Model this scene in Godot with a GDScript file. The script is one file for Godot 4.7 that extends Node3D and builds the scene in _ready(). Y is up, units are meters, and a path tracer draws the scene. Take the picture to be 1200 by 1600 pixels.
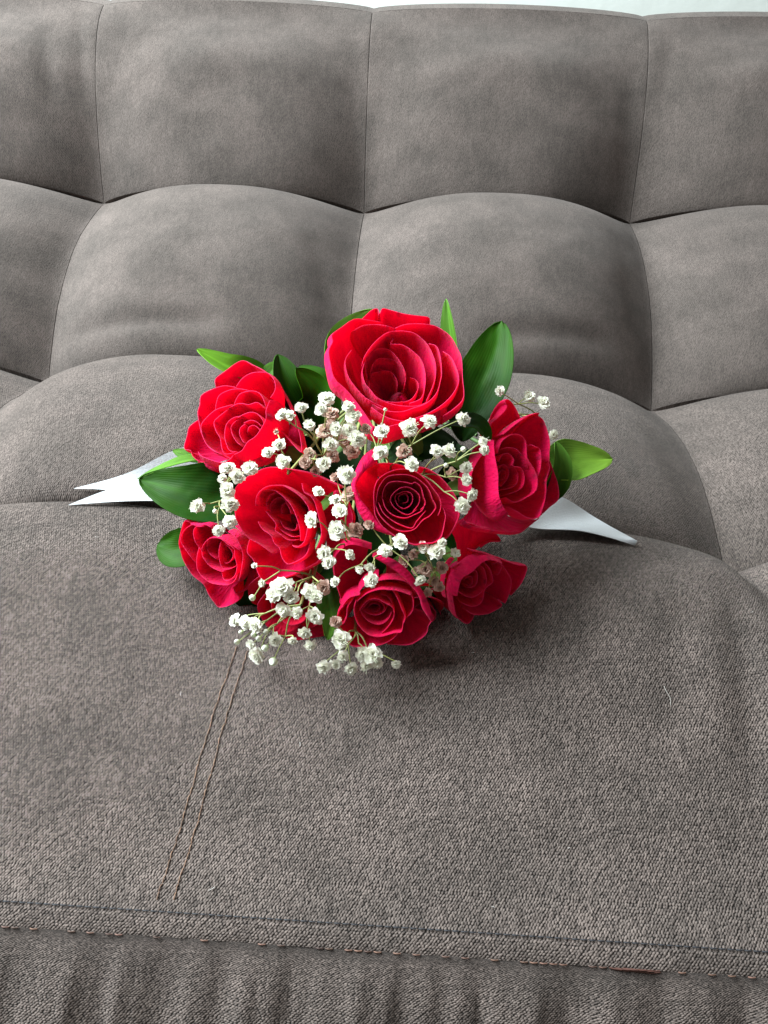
extends Node3D

# A hand-tied bouquet of red roses lying on a tufted grey-brown sofa.
# y is up, units are metres; the sofa runs along x, its back is towards -z.

const F := 1209.0            # focal length of the lens, in pixels of a 1200 x 1600 picture
const NEAR := 0.945         # how far along its line of sight the bouquet lies
const W := 0.25              # width of one tuft
var cam: Camera3D
var M := {}                  # materials
var rng := RandomNumberGenerator.new()
var taken := {}
var nz := FastNoiseLite.new()

# side profile of the sofa: (z, y) of the stitched rows, top of the back to front edge
const ROW := [Vector2(-0.843, 0.248), Vector2(-0.755, 0.095), Vector2(-0.566, 0.001), Vector2(-0.359, 0.0), Vector2(-0.143, 0.0)]


func _ready() -> void:
	rng.seed = 11
	nz.seed = 5
	nz.frequency = 1.0
	make_camera()
	make_light()
	make_materials()
	make_setting()
	make_sofa()
	make_bouquet()


# ------------------------------------------------------------------ camera, light

func make_camera() -> void:
	cam = Camera3D.new()
	cam.name = "camera"
	cam.fov = rad_to_deg(2.0 * atan(800.0 / F))
	cam.near = 0.02
	cam.far = 40.0
	cam.position = Vector3(0.056, 0.311, 0.0)
	cam.rotation_degrees = Vector3(-37.0, 2.25, 1.52)
	add_child(cam)
	cam.current = true


func make_light() -> void:
	var we := WorldEnvironment.new()
	we.name = "environment"
	var e := Environment.new()
	e.background_mode = Environment.BG_COLOR
	e.background_color = Color(1.0, 0.97, 0.94)
	e.background_energy_multiplier = 0.29
	e.tonemap_mode = Environment.TONE_MAPPER_LINEAR
	e.tonemap_exposure = 1.0
	e.sdfgi_enabled = true
	e.ssao_enabled = true
	e.ssil_enabled = true
	we.environment = e
	add_child(we)
	# the window of the room, to the left of the sofa
	var l := AreaLight3D.new()
	l.name = "window_light"
	l.area_size = Vector2(1.1, 1.0)
	l.light_color = Color(0.94, 0.985, 1.0)
	l.light_energy = 14.5
	l.area_range = 8.0
	l.shadow_enabled = true
	add_child(l)
	l.look_at_from_position(Vector3(-1.1, 1.15, -0.54), Vector3(0.0, 0.0, -0.45))


# ------------------------------------------------------------------ small helpers

func at(x: float, y: float, d: float) -> Vector3:      # the point d metres deep in front of the lens, at a place of the picture
	return cam.transform * Vector3((x - 600.0) / F * d, -(y - 800.0) / F * d, -d)


func way(x: float, y: float, w: float) -> Vector3:      # a direction: right, up, towards the lens
	return (cam.transform.basis * Vector3(x, y, w)).normalized()


func numbered(called: String) -> String:
	taken[called] = taken.get(called, -1) + 1
	return called if taken[called] == 0 else "%s_%03d" % [called, taken[called]]


func thing(called: String, label: String, category: String, where := Vector3.ZERO, group := "") -> Node3D:
	var o := Node3D.new()
	o.name = numbered(called)
	o.position = where
	o.set_meta("label", label)
	o.set_meta("category", category)
	if group:
		o.set_meta("group", group)
	add_child(o)
	return o


func part(called: String, mesh: Mesh, m: Material, parent: Node, where := Transform3D()) -> MeshInstance3D:
	var o := MeshInstance3D.new()
	var n := 0
	o.name = called
	while parent.has_node(NodePath(o.name)):
		n += 1
		o.name = "%s_%03d" % [called, n]
	o.mesh = mesh
	o.material_override = m
	o.transform = where
	parent.add_child(o, true)
	return o


func mesh_of(v: PackedVector3Array, n: PackedVector3Array, uv: PackedVector2Array, ix: PackedInt32Array, col := PackedColorArray(), uv2 := PackedVector2Array()) -> ArrayMesh:
	var a := []
	a.resize(Mesh.ARRAY_MAX)
	a[Mesh.ARRAY_VERTEX] = v
	a[Mesh.ARRAY_NORMAL] = n
	a[Mesh.ARRAY_TEX_UV] = uv
	if uv2.size():
		a[Mesh.ARRAY_TEX_UV2] = uv2
	if col.size():
		a[Mesh.ARRAY_COLOR] = col
	a[Mesh.ARRAY_INDEX] = ix
	var m := ArrayMesh.new()
	m.add_surface_from_arrays(Mesh.PRIMITIVE_TRIANGLES, a)
	return m


# normals of a grid of points, rows of nu
func grid_normals(p: PackedVector3Array, nu: int, nv: int) -> PackedVector3Array:
	var n := PackedVector3Array()
	n.resize(p.size())
	for j in nv:
		for i in nu:
			var du := p[j * nu + mini(i + 1, nu - 1)] - p[j * nu + maxi(i - 1, 0)]
			var dv := p[mini(j + 1, nv - 1) * nu + i] - p[maxi(j - 1, 0) * nu + i]
			n[j * nu + i] = dv.cross(du).normalized()
	return n


func grid_index(ix: PackedInt32Array, nu: int, nv: int, first := 0, flip := false) -> void:
	for j in nv - 1:
		for i in nu - 1:
			var a := first + j * nu + i
			if flip:
				ix.append_array([a, a + 1, a + nu, a + 1, a + nu + 1, a + nu])
			else:
				ix.append_array([a, a + nu, a + 1, a + 1, a + nu, a + nu + 1])


# a sheet of some thickness through a grid of points; col holds one colour for each point, rim the colour of its cut edge
func shell(p: PackedVector3Array, nu: int, nv: int, thick: float, col: PackedColorArray, rim: Color, rounded := 0.0) -> ArrayMesh:
	var n := grid_normals(p, nu, nv)
	var v := PackedVector3Array()
	var nn := PackedVector3Array()
	var uv := PackedVector2Array()
	var c := PackedColorArray()
	var ix := PackedInt32Array()
	for side in 2:
		var s := 1.0 if side == 0 else -1.0
		for k in p.size():
			v.append(p[k] + n[k] * (s * thick * 0.5))
			nn.append(n[k] * s)
			uv.append(Vector2(float(k % nu) / (nu - 1), float(k / nu) / (nv - 1)))
			c.append(col[k])
	grid_index(ix, nu, nv, 0, true)
	grid_index(ix, nu, nv, p.size(), false)
	var loop := []
	for i in nu:
		loop.append(i)
	for j in range(1, nv):
		loop.append(j * nu + nu - 1)
	for i in range(nu - 2, -1, -1):
		loop.append((nv - 1) * nu + i)
	for j in range(nv - 2, 0, -1):
		loop.append(j * nu)
	var mid := Vector3.ZERO
	for k in loop:
		mid += p[k]
	mid /= loop.size()
	for q in loop.size():
		var k: int = loop[q]
		var along: Vector3 = p[loop[(q + 1) % loop.size()]] - p[loop[q - 1]]
		var out := along.cross(n[k]).normalized()
		for s in [1.0, -1.0]:
			v.append(p[k] + n[k] * (s * thick * 0.5))
			nn.append((out + n[k] * s * 0.6).normalized())
			uv.append(Vector2(float(k % nu) / (nu - 1), float(k / nu) / (nv - 1)))
			c.append(rim)
	var b := p.size() * 2
	var m := loop.size()
	for q in m:
		var a := b + q * 2
		var d := b + ((q + 1) % m) * 2
		ix.append_array([a, d, a + 1, a + 1, d, d + 1])
	return mesh_of(v, nn, uv, ix, c)


func spline(pts: Array, t: float) -> Vector3:          # Catmull-Rom through points
	var n := pts.size() - 1
	var x := clampf(t, 0.0, 1.0) * n
	var i := mini(int(x), n - 1)
	var a: Vector3 = pts[maxi(i - 1, 0)]
	var b: Vector3 = pts[i]
	var c: Vector3 = pts[i + 1]
	var d: Vector3 = pts[mini(i + 2, n)]
	return b.cubic_interpolate(c, a, d, x - i)


# adds a round tube through points to the arrays in g
func tube(g: Dictionary, pts: Array, r0: float, r1: float, sides := 6, steps := 8, col := Color.WHITE) -> void:
	var first: int = g.v.size()
	var up := Vector3(0.31, 0.9, 0.17)
	for j in steps + 1:
		var t := float(j) / steps
		var p := spline(pts, t)
		var d := (spline(pts, minf(t + 0.02, 1.0)) - spline(pts, maxf(t - 0.02, 0.0))).normalized()
		if absf(d.dot(up.normalized())) > 0.95:
			up = Vector3(0.9, 0.1, 0.3)
		var x := d.cross(up).normalized()
		var y := x.cross(d)
		for i in sides:
			var o := x * cos(TAU * i / sides) + y * sin(TAU * i / sides)
			g.v.append(p + o * lerpf(r0, r1, t))
			g.n.append(o)
			g.uv.append(Vector2(float(i) / sides, t))
			g.c.append(col)
	for j in steps:
		for i in sides:
			var a := first + j * sides + i
			var b := first + j * sides + (i + 1) % sides
			g.ix.append_array([a, b, a + sides, b, b + sides, a + sides])


func gather() -> Dictionary:
	return {"v": PackedVector3Array(), "n": PackedVector3Array(), "uv": PackedVector2Array(), "c": PackedColorArray(), "ix": PackedInt32Array()}


func gathered(g: Dictionary) -> ArrayMesh:
	return mesh_of(g.v, g.n, g.uv, g.ix, g.c)


func tube_mesh(pts: Array, r0: float, r1: float, sides := 6, steps := 8, col := Color.WHITE) -> ArrayMesh:
	var g := gather()
	tube(g, pts, r0, r1, sides, steps, col)
	return gathered(g)


func frame(y: Vector3, spin := 0.0) -> Basis:           # a basis whose y axis is given
	var x := y.cross(Vector3(0.13, 0.2, 0.95))
	x = x.normalized()
	var z := x.cross(y).normalized()
	return Basis(x, y.normalized(), z).rotated(y.normalized(), spin)


# ------------------------------------------------------------------ materials

func make_materials() -> void:
	M.fabric = fabric()
	var p := StandardMaterial3D.new()
	p.vertex_color_use_as_albedo = true
	p.roughness = 0.6
	p.metallic_specular = 0.22
	p.rim_enabled = true
	p.rim = 0.2
	p.rim_tint = 1.0
	p.backlight_enabled = true
	p.backlight = Color(1.0, 1.0, 1.0).linear_to_srgb()
	var pn := NoiseTexture2D.new()
	pn.width = 256
	pn.height = 256
	pn.seamless = true
	pn.noise = FastNoiseLite.new()
	pn.noise.frequency = 0.03
	p.heightmap_enabled = true
	p.heightmap_texture = pn
	p.heightmap_scale = 0.05
	p.uv1_scale = Vector3(3.0, 0.7, 1.0)
	M.petal = p
	var g := StandardMaterial3D.new()
	g.vertex_color_use_as_albedo = true
	g.roughness = 0.55
	g.metallic_specular = 0.22
	g.backlight_enabled = true
	g.backlight = Color(0.45, 0.45, 0.45)
	g.heightmap_enabled = true
	g.heightmap_texture = vein_map()
	g.heightmap_scale = 0.008
	M.leaf = g
	var s := StandardMaterial3D.new()
	s.vertex_color_use_as_albedo = true
	s.roughness = 0.6
	M.stem = s
	var b := StandardMaterial3D.new()
	b.vertex_color_use_as_albedo = true
	b.roughness = 0.75
	b.backlight_enabled = true
	b.backlight = Color(0.8, 0.8, 0.8)
	M.blossom = b
	var r := StandardMaterial3D.new()
	r.albedo_color = Color(0.52, 0.54, 0.56).linear_to_srgb()
	r.roughness = 0.32
	r.metallic_specular = 0.6
	r.backlight_enabled = true
	r.backlight = Color(0.35, 0.35, 0.35)
	var rn := NoiseTexture2D.new()
	rn.width = 256
	rn.height = 256
	rn.noise = FastNoiseLite.new()
	rn.noise.frequency = 0.05
	r.heightmap_enabled = true
	r.heightmap_texture = rn
	r.heightmap_scale = 0.02
	r.uv1_scale = Vector3(1.0, 12.0, 1.0)
	M.ribbon = r
	var t := StandardMaterial3D.new()
	t.vertex_color_use_as_albedo = true
	t.roughness = 0.7
	M.thread = t
	var w := StandardMaterial3D.new()
	var wn := NoiseTexture2D.new()
	wn.width = 512
	wn.height = 512
	wn.seamless = true
	wn.noise = FastNoiseLite.new()
	wn.noise.frequency = 0.02
	wn.noise.fractal_octaves = 5
	w.albedo_color = Color(0.565, 0.60, 0.57).linear_to_srgb()
	w.roughness = 0.85
	w.uv1_triplanar = true
	w.uv1_scale = Vector3(2, 2, 2)
	w.heightmap_enabled = true
	w.heightmap_texture = wn
	w.heightmap_scale = 0.05
	M.wall = w
	var fl := StandardMaterial3D.new()
	fl.albedo_color = Color(0.42, 0.36, 0.30).linear_to_srgb()
	fl.roughness = 0.5
	fl.uv1_triplanar = true
	fl.uv1_scale = Vector3(3, 3, 3)
	fl.roughness_texture = wn
	M.floor = fl


func vein_map() -> ImageTexture:
	var w := 256
	var data := PackedByteArray()
	data.resize(w * 64)
	var r := RandomNumberGenerator.new()
	r.seed = 3
	var line := PackedFloat32Array()
	for x in w:
		var u := absf(x / float(w) - 0.5) * 2.0
		line.append(0.55 + 0.25 * sin(u * 60.0) + 0.2 * r.randf() - 0.5 * exp(-u * u * 900.0))
	for y in 64:
		for x in w:
			data[y * w + x] = int(clampf(line[x], 0.0, 1.0) * 255.0)
	return ImageTexture.create_from_image(Image.create_from_data(w, 64, false, Image.FORMAT_L8, data))


# the sofa's cloth: rows of short pile knots set on a twill, on a tile of 0.083 m
func fabric() -> StandardMaterial3D:
	var size := 768
	var count := 60
	var cell := float(size) / count
	var h := PackedFloat32Array()
	h.resize(size * size)
	var tone := PackedFloat32Array()
	tone.resize(size * size)
	tone.fill(0.9)
	var r := RandomNumberGenerator.new()
	r.seed = 21
	for row in count:
		for k in count:
			var cx := (k + 0.5 + fposmod(row * 0.36, 1.0) + r.randf_range(-0.13, 0.13)) * cell
			var cy := (row + 0.5 + r.randf_range(-0.13, 0.13)) * cell
			var ang := r.randf_range(-0.5, 0.35) - 0.35
			var la := cell * r.randf_range(0.58, 0.92)
			var lb := cell * r.randf_range(0.42, 0.54)
			var top := r.randf_range(0.6, 1.0)
			var shade := r.randf_range(0.82, 1.12)
			var ca := cos(ang)
			var sa := sin(ang)
			var reach := int(ceil(la)) + 1
			for dy in range(-reach, reach + 1):
				for dx in range(-reach, reach + 1):
					var a := (dx * sa + dy * ca) / la
					var b := (dx * ca - dy * sa) / lb
					var d := a * a + b * b
					if d < 1.0:
						var q := posmod(int(cy) + dy, size) * size + posmod(int(cx) + dx, size)
						var z := top * sqrt(1.0 - d)
						if z > h[q]:
							h[q] = z
							tone[q] = shade
	var bump := PackedByteArray()
	bump.resize(size * size)
	var col := PackedByteArray()
	col.resize(size * size * 3)
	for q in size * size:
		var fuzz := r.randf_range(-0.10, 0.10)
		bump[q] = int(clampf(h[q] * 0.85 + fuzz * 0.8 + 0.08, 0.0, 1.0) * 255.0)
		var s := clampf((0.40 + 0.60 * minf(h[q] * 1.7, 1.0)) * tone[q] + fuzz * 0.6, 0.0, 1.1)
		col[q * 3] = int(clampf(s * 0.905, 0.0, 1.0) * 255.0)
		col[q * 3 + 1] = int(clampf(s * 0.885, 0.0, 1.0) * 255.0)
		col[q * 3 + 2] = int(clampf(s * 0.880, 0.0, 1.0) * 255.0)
	var m := StandardMaterial3D.new()
	m.albedo_color = Color(0.203, 0.171, 0.156).linear_to_srgb()
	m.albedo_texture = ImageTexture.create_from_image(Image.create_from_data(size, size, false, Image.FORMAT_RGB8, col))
	m.uv1_scale = Vector3(1.0 / 0.083, 1.0 / 0.083, 1.0)
	m.heightmap_enabled = true
	m.heightmap_texture = ImageTexture.create_from_image(Image.create_from_data(size, size, false, Image.FORMAT_L8, bump))
	m.heightmap_scale = 0.11
	m.roughness = 0.95
	m.metallic_specular = 0.2
	m.rim_enabled = true
	m.rim = 0.35
	m.rim_tint = 0.6
	# brushed nap: soft blotches, some drawn out along the pile
	var n1 := FastNoiseLite.new()
	n1.seed = 4
	n1.frequency = 0.011
	n1.fractal_octaves = 5
	var n2 := FastNoiseLite.new()
	n2.seed = 9
	n2.frequency = 0.06
	n2.fractal_octaves = 3
	var s2 := 512
	var nap := PackedByteArray()
	nap.resize(s2 * s2 * 3)
	for y in s2:
		for x in s2:
			# made seamless by mixing the noise with itself a period away
			var fx := smoothstep(0.8, 1.0, x / float(s2))
			var fy := smoothstep(0.8, 1.0, y / float(s2))
			var a := 0.0
			for c in [[0, 0, (1 - fx) * (1 - fy)], [s2, 0, fx * (1 - fy)], [0, s2, (1 - fx) * fy], [s2, s2, fx * fy]]:
				if c[2] > 0.001:
					a += c[2] * (0.8 * n1.get_noise_2d(x - c[0], y - c[1]) + 0.30 * n2.get_noise_2d((x - c[0]) * 1.6, (y - c[1]) * 0.7))
			var v := 0.88 + 0.16 * a
			var o := (y * s2 + x) * 3
			nap[o] = int(clampf(v + 0.01 * a, 0.0, 1.0) * 255.0)
			nap[o + 1] = int(clampf(v, 0.0, 1.0) * 255.0)
			nap[o + 2] = int(clampf(v - 0.005, 0.0, 1.0) * 255.0)
	m.detail_enabled = true
	m.detail_blend_mode = BaseMaterial3D.BLEND_MODE_MUL
	m.detail_uv_layer = BaseMaterial3D.DETAIL_UV_2
	m.detail_albedo = ImageTexture.create_from_image(Image.create_from_data(s2, s2, false, Image.FORMAT_RGB8, nap))
	m.uv2_scale = Vector3(1.0 / 0.37, 1.0 / 0.37, 1.0)
	# the back: a finer weave tile, lower relief and softer contrast
	var b: StandardMaterial3D = m.duplicate()
	b.uv1_scale = Vector3(1.0 / 0.075, 1.0 / 0.075, 1.0)
	b.heightmap_scale = 0.035
	var soft := PackedByteArray()
	soft.resize(col.size())
	for q in col.size():
		soft[q] = int(lerpf(176.0, col[q], 0.35))
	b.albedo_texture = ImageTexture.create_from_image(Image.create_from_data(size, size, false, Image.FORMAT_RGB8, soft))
	b.albedo_color = Color(0.238, 0.201, 0.184).linear_to_srgb()
	M.fabric_back = b
	# the rear of the seat lies between the two
	var mid: StandardMaterial3D = m.duplicate()
	for q in col.size():
		soft[q] = int(lerpf(176.0, col[q], 0.7))
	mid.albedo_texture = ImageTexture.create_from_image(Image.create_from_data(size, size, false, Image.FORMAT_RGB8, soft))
	mid.albedo_color = Color(0.216, 0.182, 0.166).linear_to_srgb()
	mid.heightmap_scale = 0.06
	M.fabric_seat = mid
	return m


# ------------------------------------------------------------------ setting

func make_setting() -> void:
	var b := BoxMesh.new()
	b.size = Vector3(6.0, 3.0, 0.1)
	var w := part("wall", b, M.wall, self, Transform3D(Basis(), Vector3(0, 1.05, -1.45)))
	w.set_meta("kind", "structure")
	w.set_meta("label", "pale mint white painted wall behind the sofa")
	var f := BoxMesh.new()
	f.size = Vector3(6.0, 0.1, 4.0)
	var o := part("floor", f, M.floor, self, Transform3D(Basis(), Vector3(0, -0.45, 0.4)))
	o.set_meta("kind", "structure")
	o.set_meta("label", "brown floor under the sofa")


# ------------------------------------------------------------------ sofa

func edge(x: float) -> float:                           # a quarter round, steep at 0
	x = clampf(x, 0.0, 1.0)
	return sqrt(1.0 - (1.0 - x) * (1.0 - x))


func row_normal(k: int) -> Vector2:
	if k == 0:
		return Vector2(0.35, 0.94).normalized()
	if k == 4:
		return Vector2(0.25, 1.0).normalized()
	if k == 3:
		return Vector2(0.0, 1.0)
	if k == 2:
		return Vector2(0.30, 1.0).normalized()
	var t: Vector2 = ROW[k + 1] - ROW[k - 1]
	return Vector2(-t.y, t.x).normalized()


# how far the cloth stands out from the plane of its stitches. k: row of tufts, u: across in tufts, v: down 0..1
func puff(k: int, u: float, v: float) -> float:
	var a := absf(fposmod(u, 1.0) * 2.0 - 1.0)             # 1 at the seams, 0 in the middle
	var m := 1.0 - a * a
	var col := floorf(u)
	var vary := 1.0 + 0.10 * sin(col * 2.3 + k * 1.7)
	if k == 3:
		# the plain front of the seat: pinched only along its back seam, with creases that run out from the corners
		var back := edge(v / 0.55)
		var lie := 0.054 * (1.0 + 0.06 * sin(u * 2.0)) * (1.0 - 0.90 * smoothstep(0.15, 1.05, v))
		# the cushion gives way under the bouquet
		lie -= 0.019 * exp(-pow((u - 0.02) / 0.52, 2.0) - pow((v - 0.28) / 0.30, 2.0))
		var seam := 0.036 * pow(m, 0.8)
		var d := lerpf(seam, lie, back)
		var near := (1.0 - a) / (0.16 + 0.10 * v)
		var crease := exp(-near * sqrt(near)) * (1.0 - smoothstep(0.0, 0.62, v)) * 0.021 * back * (1.0 if col > -0.5 and u > 0.5 or col < -0.5 and u < -0.5 else 0.55)
		var tug := 0.0035 * sin(a * 17.0 + col) * exp(-v * 4.0) * smoothstep(0.0, 0.15, v) * smoothstep(0.35, 1.0, a)
		return d - crease + tug
	var near := (1.0 - a) / 0.85
	near = sqrt(near * near + 0.0016) - 0.04
	var side: float = 1.0 - pow(1.0 - clampf(near, 0.0, 1.0), 2.0)
	if k:
		side = lerpf(side, pow(edge(near), 1.3), 0.6)
	var top := edge(v / 0.62)
	var low := edge((1.0 - v) / 0.62)
	var full: float = [0.044, 0.068, 0.060][k] * vary
	var upper: float = [0.040, 0.034, 0.030][k] * pow(m, 0.8)
	var lower: float = [0.034, 0.030, 0.036][k] * pow(m, 0.8)
	if k == 0:
		upper = 0.001 + 0.007 * pow(m, 0.7)
		top = smoothstep(0.0, 0.5, v)
	var mid: float = [0.018, 0.026, 0.022][k] * 4.0 * v * (1.0 - v)
	if k == 0:
		mid = lerpf(upper * 0.9, 0.0, v) + 0.030 * 4.0 * v * (1.0 - v) * (1.0 - 0.5 * v)
	var q := top * low
	var ends := lerpf(upper, lower, smoothstep(0.3, 0.7, v))
	return lerpf(lerpf(ends, mid, 1.0 - side if k else (1.0 - side)), full, q * side) if q * side > 0.0 else lerpf(ends, mid, q)


func sofa_point(k: int, u: float, v: float) -> Vector3:
	var p: Vector2 = ROW[k].lerp(ROW[k + 1], v)
	var n: Vector2 = row_normal(k).lerp(row_normal(k + 1), v).normalized()
	var d := blended(k, u, v)
	var wob := 0.0012 * nz.get_noise_3d(u * 3.0, v * 3.0, k * 7.0) + 0.0022 * nz.get_noise_3d(u * 1.3, v * 1.2, k * 3.0 + 50.0)
	d += wob * smoothstep(0.0, 0.2, v) * smoothstep(0.0, 0.2, 1.0 - v)
	return Vector3((u - 0.0) * W, p.y + n.y * d, p.x + n.x * d)


# creases pulled into the cloth: row, from (u, v) to (u, v), width and depth in metres
const CREASES := [
	[0, -1.20, 0.25, -1.14, 0.62, 0.007, 0.0026], [0, -1.08, 0.05, -1.04, 0.55, 0.006, 0.0016], [0, -0.83, 0.22, -0.83, 0.36, 0.004, 0.0010],
	[0, 1.08, 0.10, 1.06, 0.50, 0.008, 0.0012], [0, -0.06, 0.15, -0.03, 0.85, 0.009, 0.0008], [0, 0.93, 0.30, 0.96, 0.95, 0.010, 0.0011],
	[1, -0.92, 0.86, -0.40, 0.87, 0.008, 0.0045], [1, 0.40, 0.90, 0.85, 0.86, 0.008, 0.0040], [1, -0.16, 0.30, -0.05, 0.75, 0.010, 0.0016], [1, 0.90, 0.25, 0.93, 0.80, 0.010, 0.0010],
	[2, 0.88, 0.35, 0.95, 0.85, 0.010, 0.0012], [2, -0.2, 0.2, -0.05, 0.8, 0.012, 0.0018],
	[3, 0.90, 0.20, 0.845, 0.74, 0.010, 0.0052], [3, 0.76, 0.30, 0.72, 0.62, 0.009, 0.0026], [3, 0.98, 0.20, 1.02, 0.60, 0.012, 0.0015], [3, -1.06, 0.15, -0.95, 0.6, 0.012, 0.003]]


func blended(k: int, u: float, v: float) -> float:
	var d := puff(k, u, v)
	var tall: float = ROW[k].distance_to(ROW[k + 1])
	for c in CREASES:
		if c[0] == k:
			var a := Vector2(c[1] * W, c[2] * tall)
			var b := Vector2(c[3] * W, c[4] * tall)
			var p := Vector2(u * W, v * tall)
			var t := clampf((p - a).dot(b - a) / (b - a).length_squared(), 0.0, 1.0)
			var off: float = p.distance_to(a.lerp(b, t)) / c[5]
			if off < 3.0:
				d -= c[6] * exp(-off * off) * (1.0 - pow(absf(2.0 * t - 1.0), 3.0) * 0.8)
	return d


func seat_height(x: float, z: float) -> float:
	for k in [2, 3]:
		var a: Vector2 = ROW[k]
		var b: Vector2 = ROW[k + 1]
		var v := (z - a.x) / (b.x - a.x)
		if v >= 0.0 and v <= 1.0:
			var p := sofa_point(k, x / W, v)
			for i in 5:
				v = clampf(v + (z - p.z) / (b.x - a.x), 0.0, 1.0)
				p = sofa_point(k, x / W, v)
			return p.y
	return 0.0


func sofa_patch(k: int, u0: float, u1: float, nu: int, nv: int) -> ArrayMesh:
	var p := PackedVector3Array()
	var uv := PackedVector2Array()
	var len_v: float = ROW[k].distance_to(ROW[k + 1])
	for j in nv:
		var v := 0.5 - 0.5 * cos(PI * j / (nv - 1))
		for i in nu:
			var s := 0.5 - 0.5 * cos(PI * i / (nu - 1)) if k < 3 else i / (nu - 1.0)
			var u := lerpf(u0, u1, s)
			p.append(sofa_point(k, u, v))
			uv.append(Vector2(u * W * 1.12, v * len_v * 1.15 + k * 0.31))
	var ix := PackedInt32Array()
	grid_index(ix, nu, nv, 0, true)
	return mesh_of(p, grid_normals(p, nu, nv), uv, ix, PackedColorArray(), uv)


func sheet(points: Callable, nu: int, nv: int, su: float, sv: float, v0 := 0.0) -> ArrayMesh:
	var p := PackedVector3Array()
	var uv := PackedVector2Array()
	for j in nv:
		for i in nu:
			p.append(points.call(float(i) / (nu - 1), float(j) / (nv - 1)))
			uv.append(Vector2(su * i / (nu - 1), v0 + sv * j / (nv - 1)))
	var ix := PackedInt32Array()
	grid_index(ix, nu, nv, 0, true)
	return mesh_of(p, grid_normals(p, nu, nv), uv, ix, PackedColorArray(), uv)


func edge_line(u: float) -> Vector3:
	return sofa_point(3, u, 1.0)


func make_sofa() -> void:
	var s := thing("sofa", "grey brown tufted velvet sofa under the red rose bouquet", "sofa")
	for k in 3:
		for c in range(-3, 3):
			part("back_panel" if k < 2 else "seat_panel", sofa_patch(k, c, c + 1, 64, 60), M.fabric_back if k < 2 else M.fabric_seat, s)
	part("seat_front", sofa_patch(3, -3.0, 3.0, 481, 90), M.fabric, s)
	# the hem below the front seam, and the gathered front under it
	var hem := func(t: float, v: float) -> Vector3:
		var u := lerpf(-3.0, 3.0, t)
		var a := edge_line(u)
		var d := Vector3(0, -0.0034, 0.0080) * v
		var out := Vector3(0, 0.7, 0.7) * (0.0006 * sqrt(maxf(0.0, sin(PI * v))) - 0.0008 * exp(-v * 30.0) + 0.0007 * nz.get_noise_2d(u * W * 60.0, 4.0) * v)
		return a + d + out
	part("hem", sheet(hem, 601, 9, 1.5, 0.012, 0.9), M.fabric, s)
	var skirt := func(t: float, v: float) -> Vector3:
		var u := lerpf(-3.0, 3.0, t)
		var a := edge_line(u) + Vector3(0, -0.0034, 0.0080)
		var dep := v * v * 0.36
		var z := 0.070 * (1.0 - exp(-dep / 0.038))
		var x := u * W
		var fold := nz.get_noise_2d(x * 34.0, 3.0 + dep * 2.0) * 0.7 + nz.get_noise_2d(x * 75.0, 9.0 + dep * 5.0) * 0.35
		return a + Vector3(0.0, -dep + fold * 0.0055 * smoothstep(0.0, 0.012, dep + 0.002), z + fold * 0.006 * smoothstep(0.0, 0.02, dep + 0.004))
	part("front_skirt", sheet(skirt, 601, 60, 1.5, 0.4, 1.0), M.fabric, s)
	# rounding over the top of the back
	var cap := func(t: float, v: float) -> Vector3:
		var u := lerpf(-3.0, 3.0, t)
		var a := sofa_point(0, u, 0.0)
		var b := v * PI * 0.5
		return a + Vector3(0, 0.010 * sin(b * 2.0) - 0.07 * (1.0 - cos(b)), -0.06 * sin(b))
	part("back_top", sheet(cap, 301, 10, 1.5, 0.12), M.fabric_back, s)
	var rear := func(t: float, v: float) -> Vector3:
		return Vector3(lerpf(-0.75, 0.75, t), lerpf(0.22, -0.34, v), -0.905 + 0.03 * sin(v * PI))
	part("back_cover", sheet(rear, 20, 8, 1.5, 0.6), M.fabric, s)
	for e in [-1.0, 1.0]:
		var legs := BoxMesh.new()
		legs.size = Vector3(0.05, 0.12, 0.05)
		part("leg", legs, M.floor, s, Transform3D(Basis(), Vector3(e * 0.68, -0.34, -0.16)))
		part("leg", legs, M.floor, s, Transform3D(Basis(), Vector3(e * 0.68, -0.34, -0.84)))
	stitches(s)


func on_seat(x: float, y: float, lift := 0.0) -> Vector3:     # where the line of sight through a place of the picture meets the seat
	var lo := 0.2
	var hi := 0.9
	for i in 400:
		var d := lerpf(lo, hi, i / 400.0)
		var p := at(x, y, d)
		if p.y <= seat_height(p.x, p.z) + lift:
			return p
	return at(x, y, 0.5)


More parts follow.
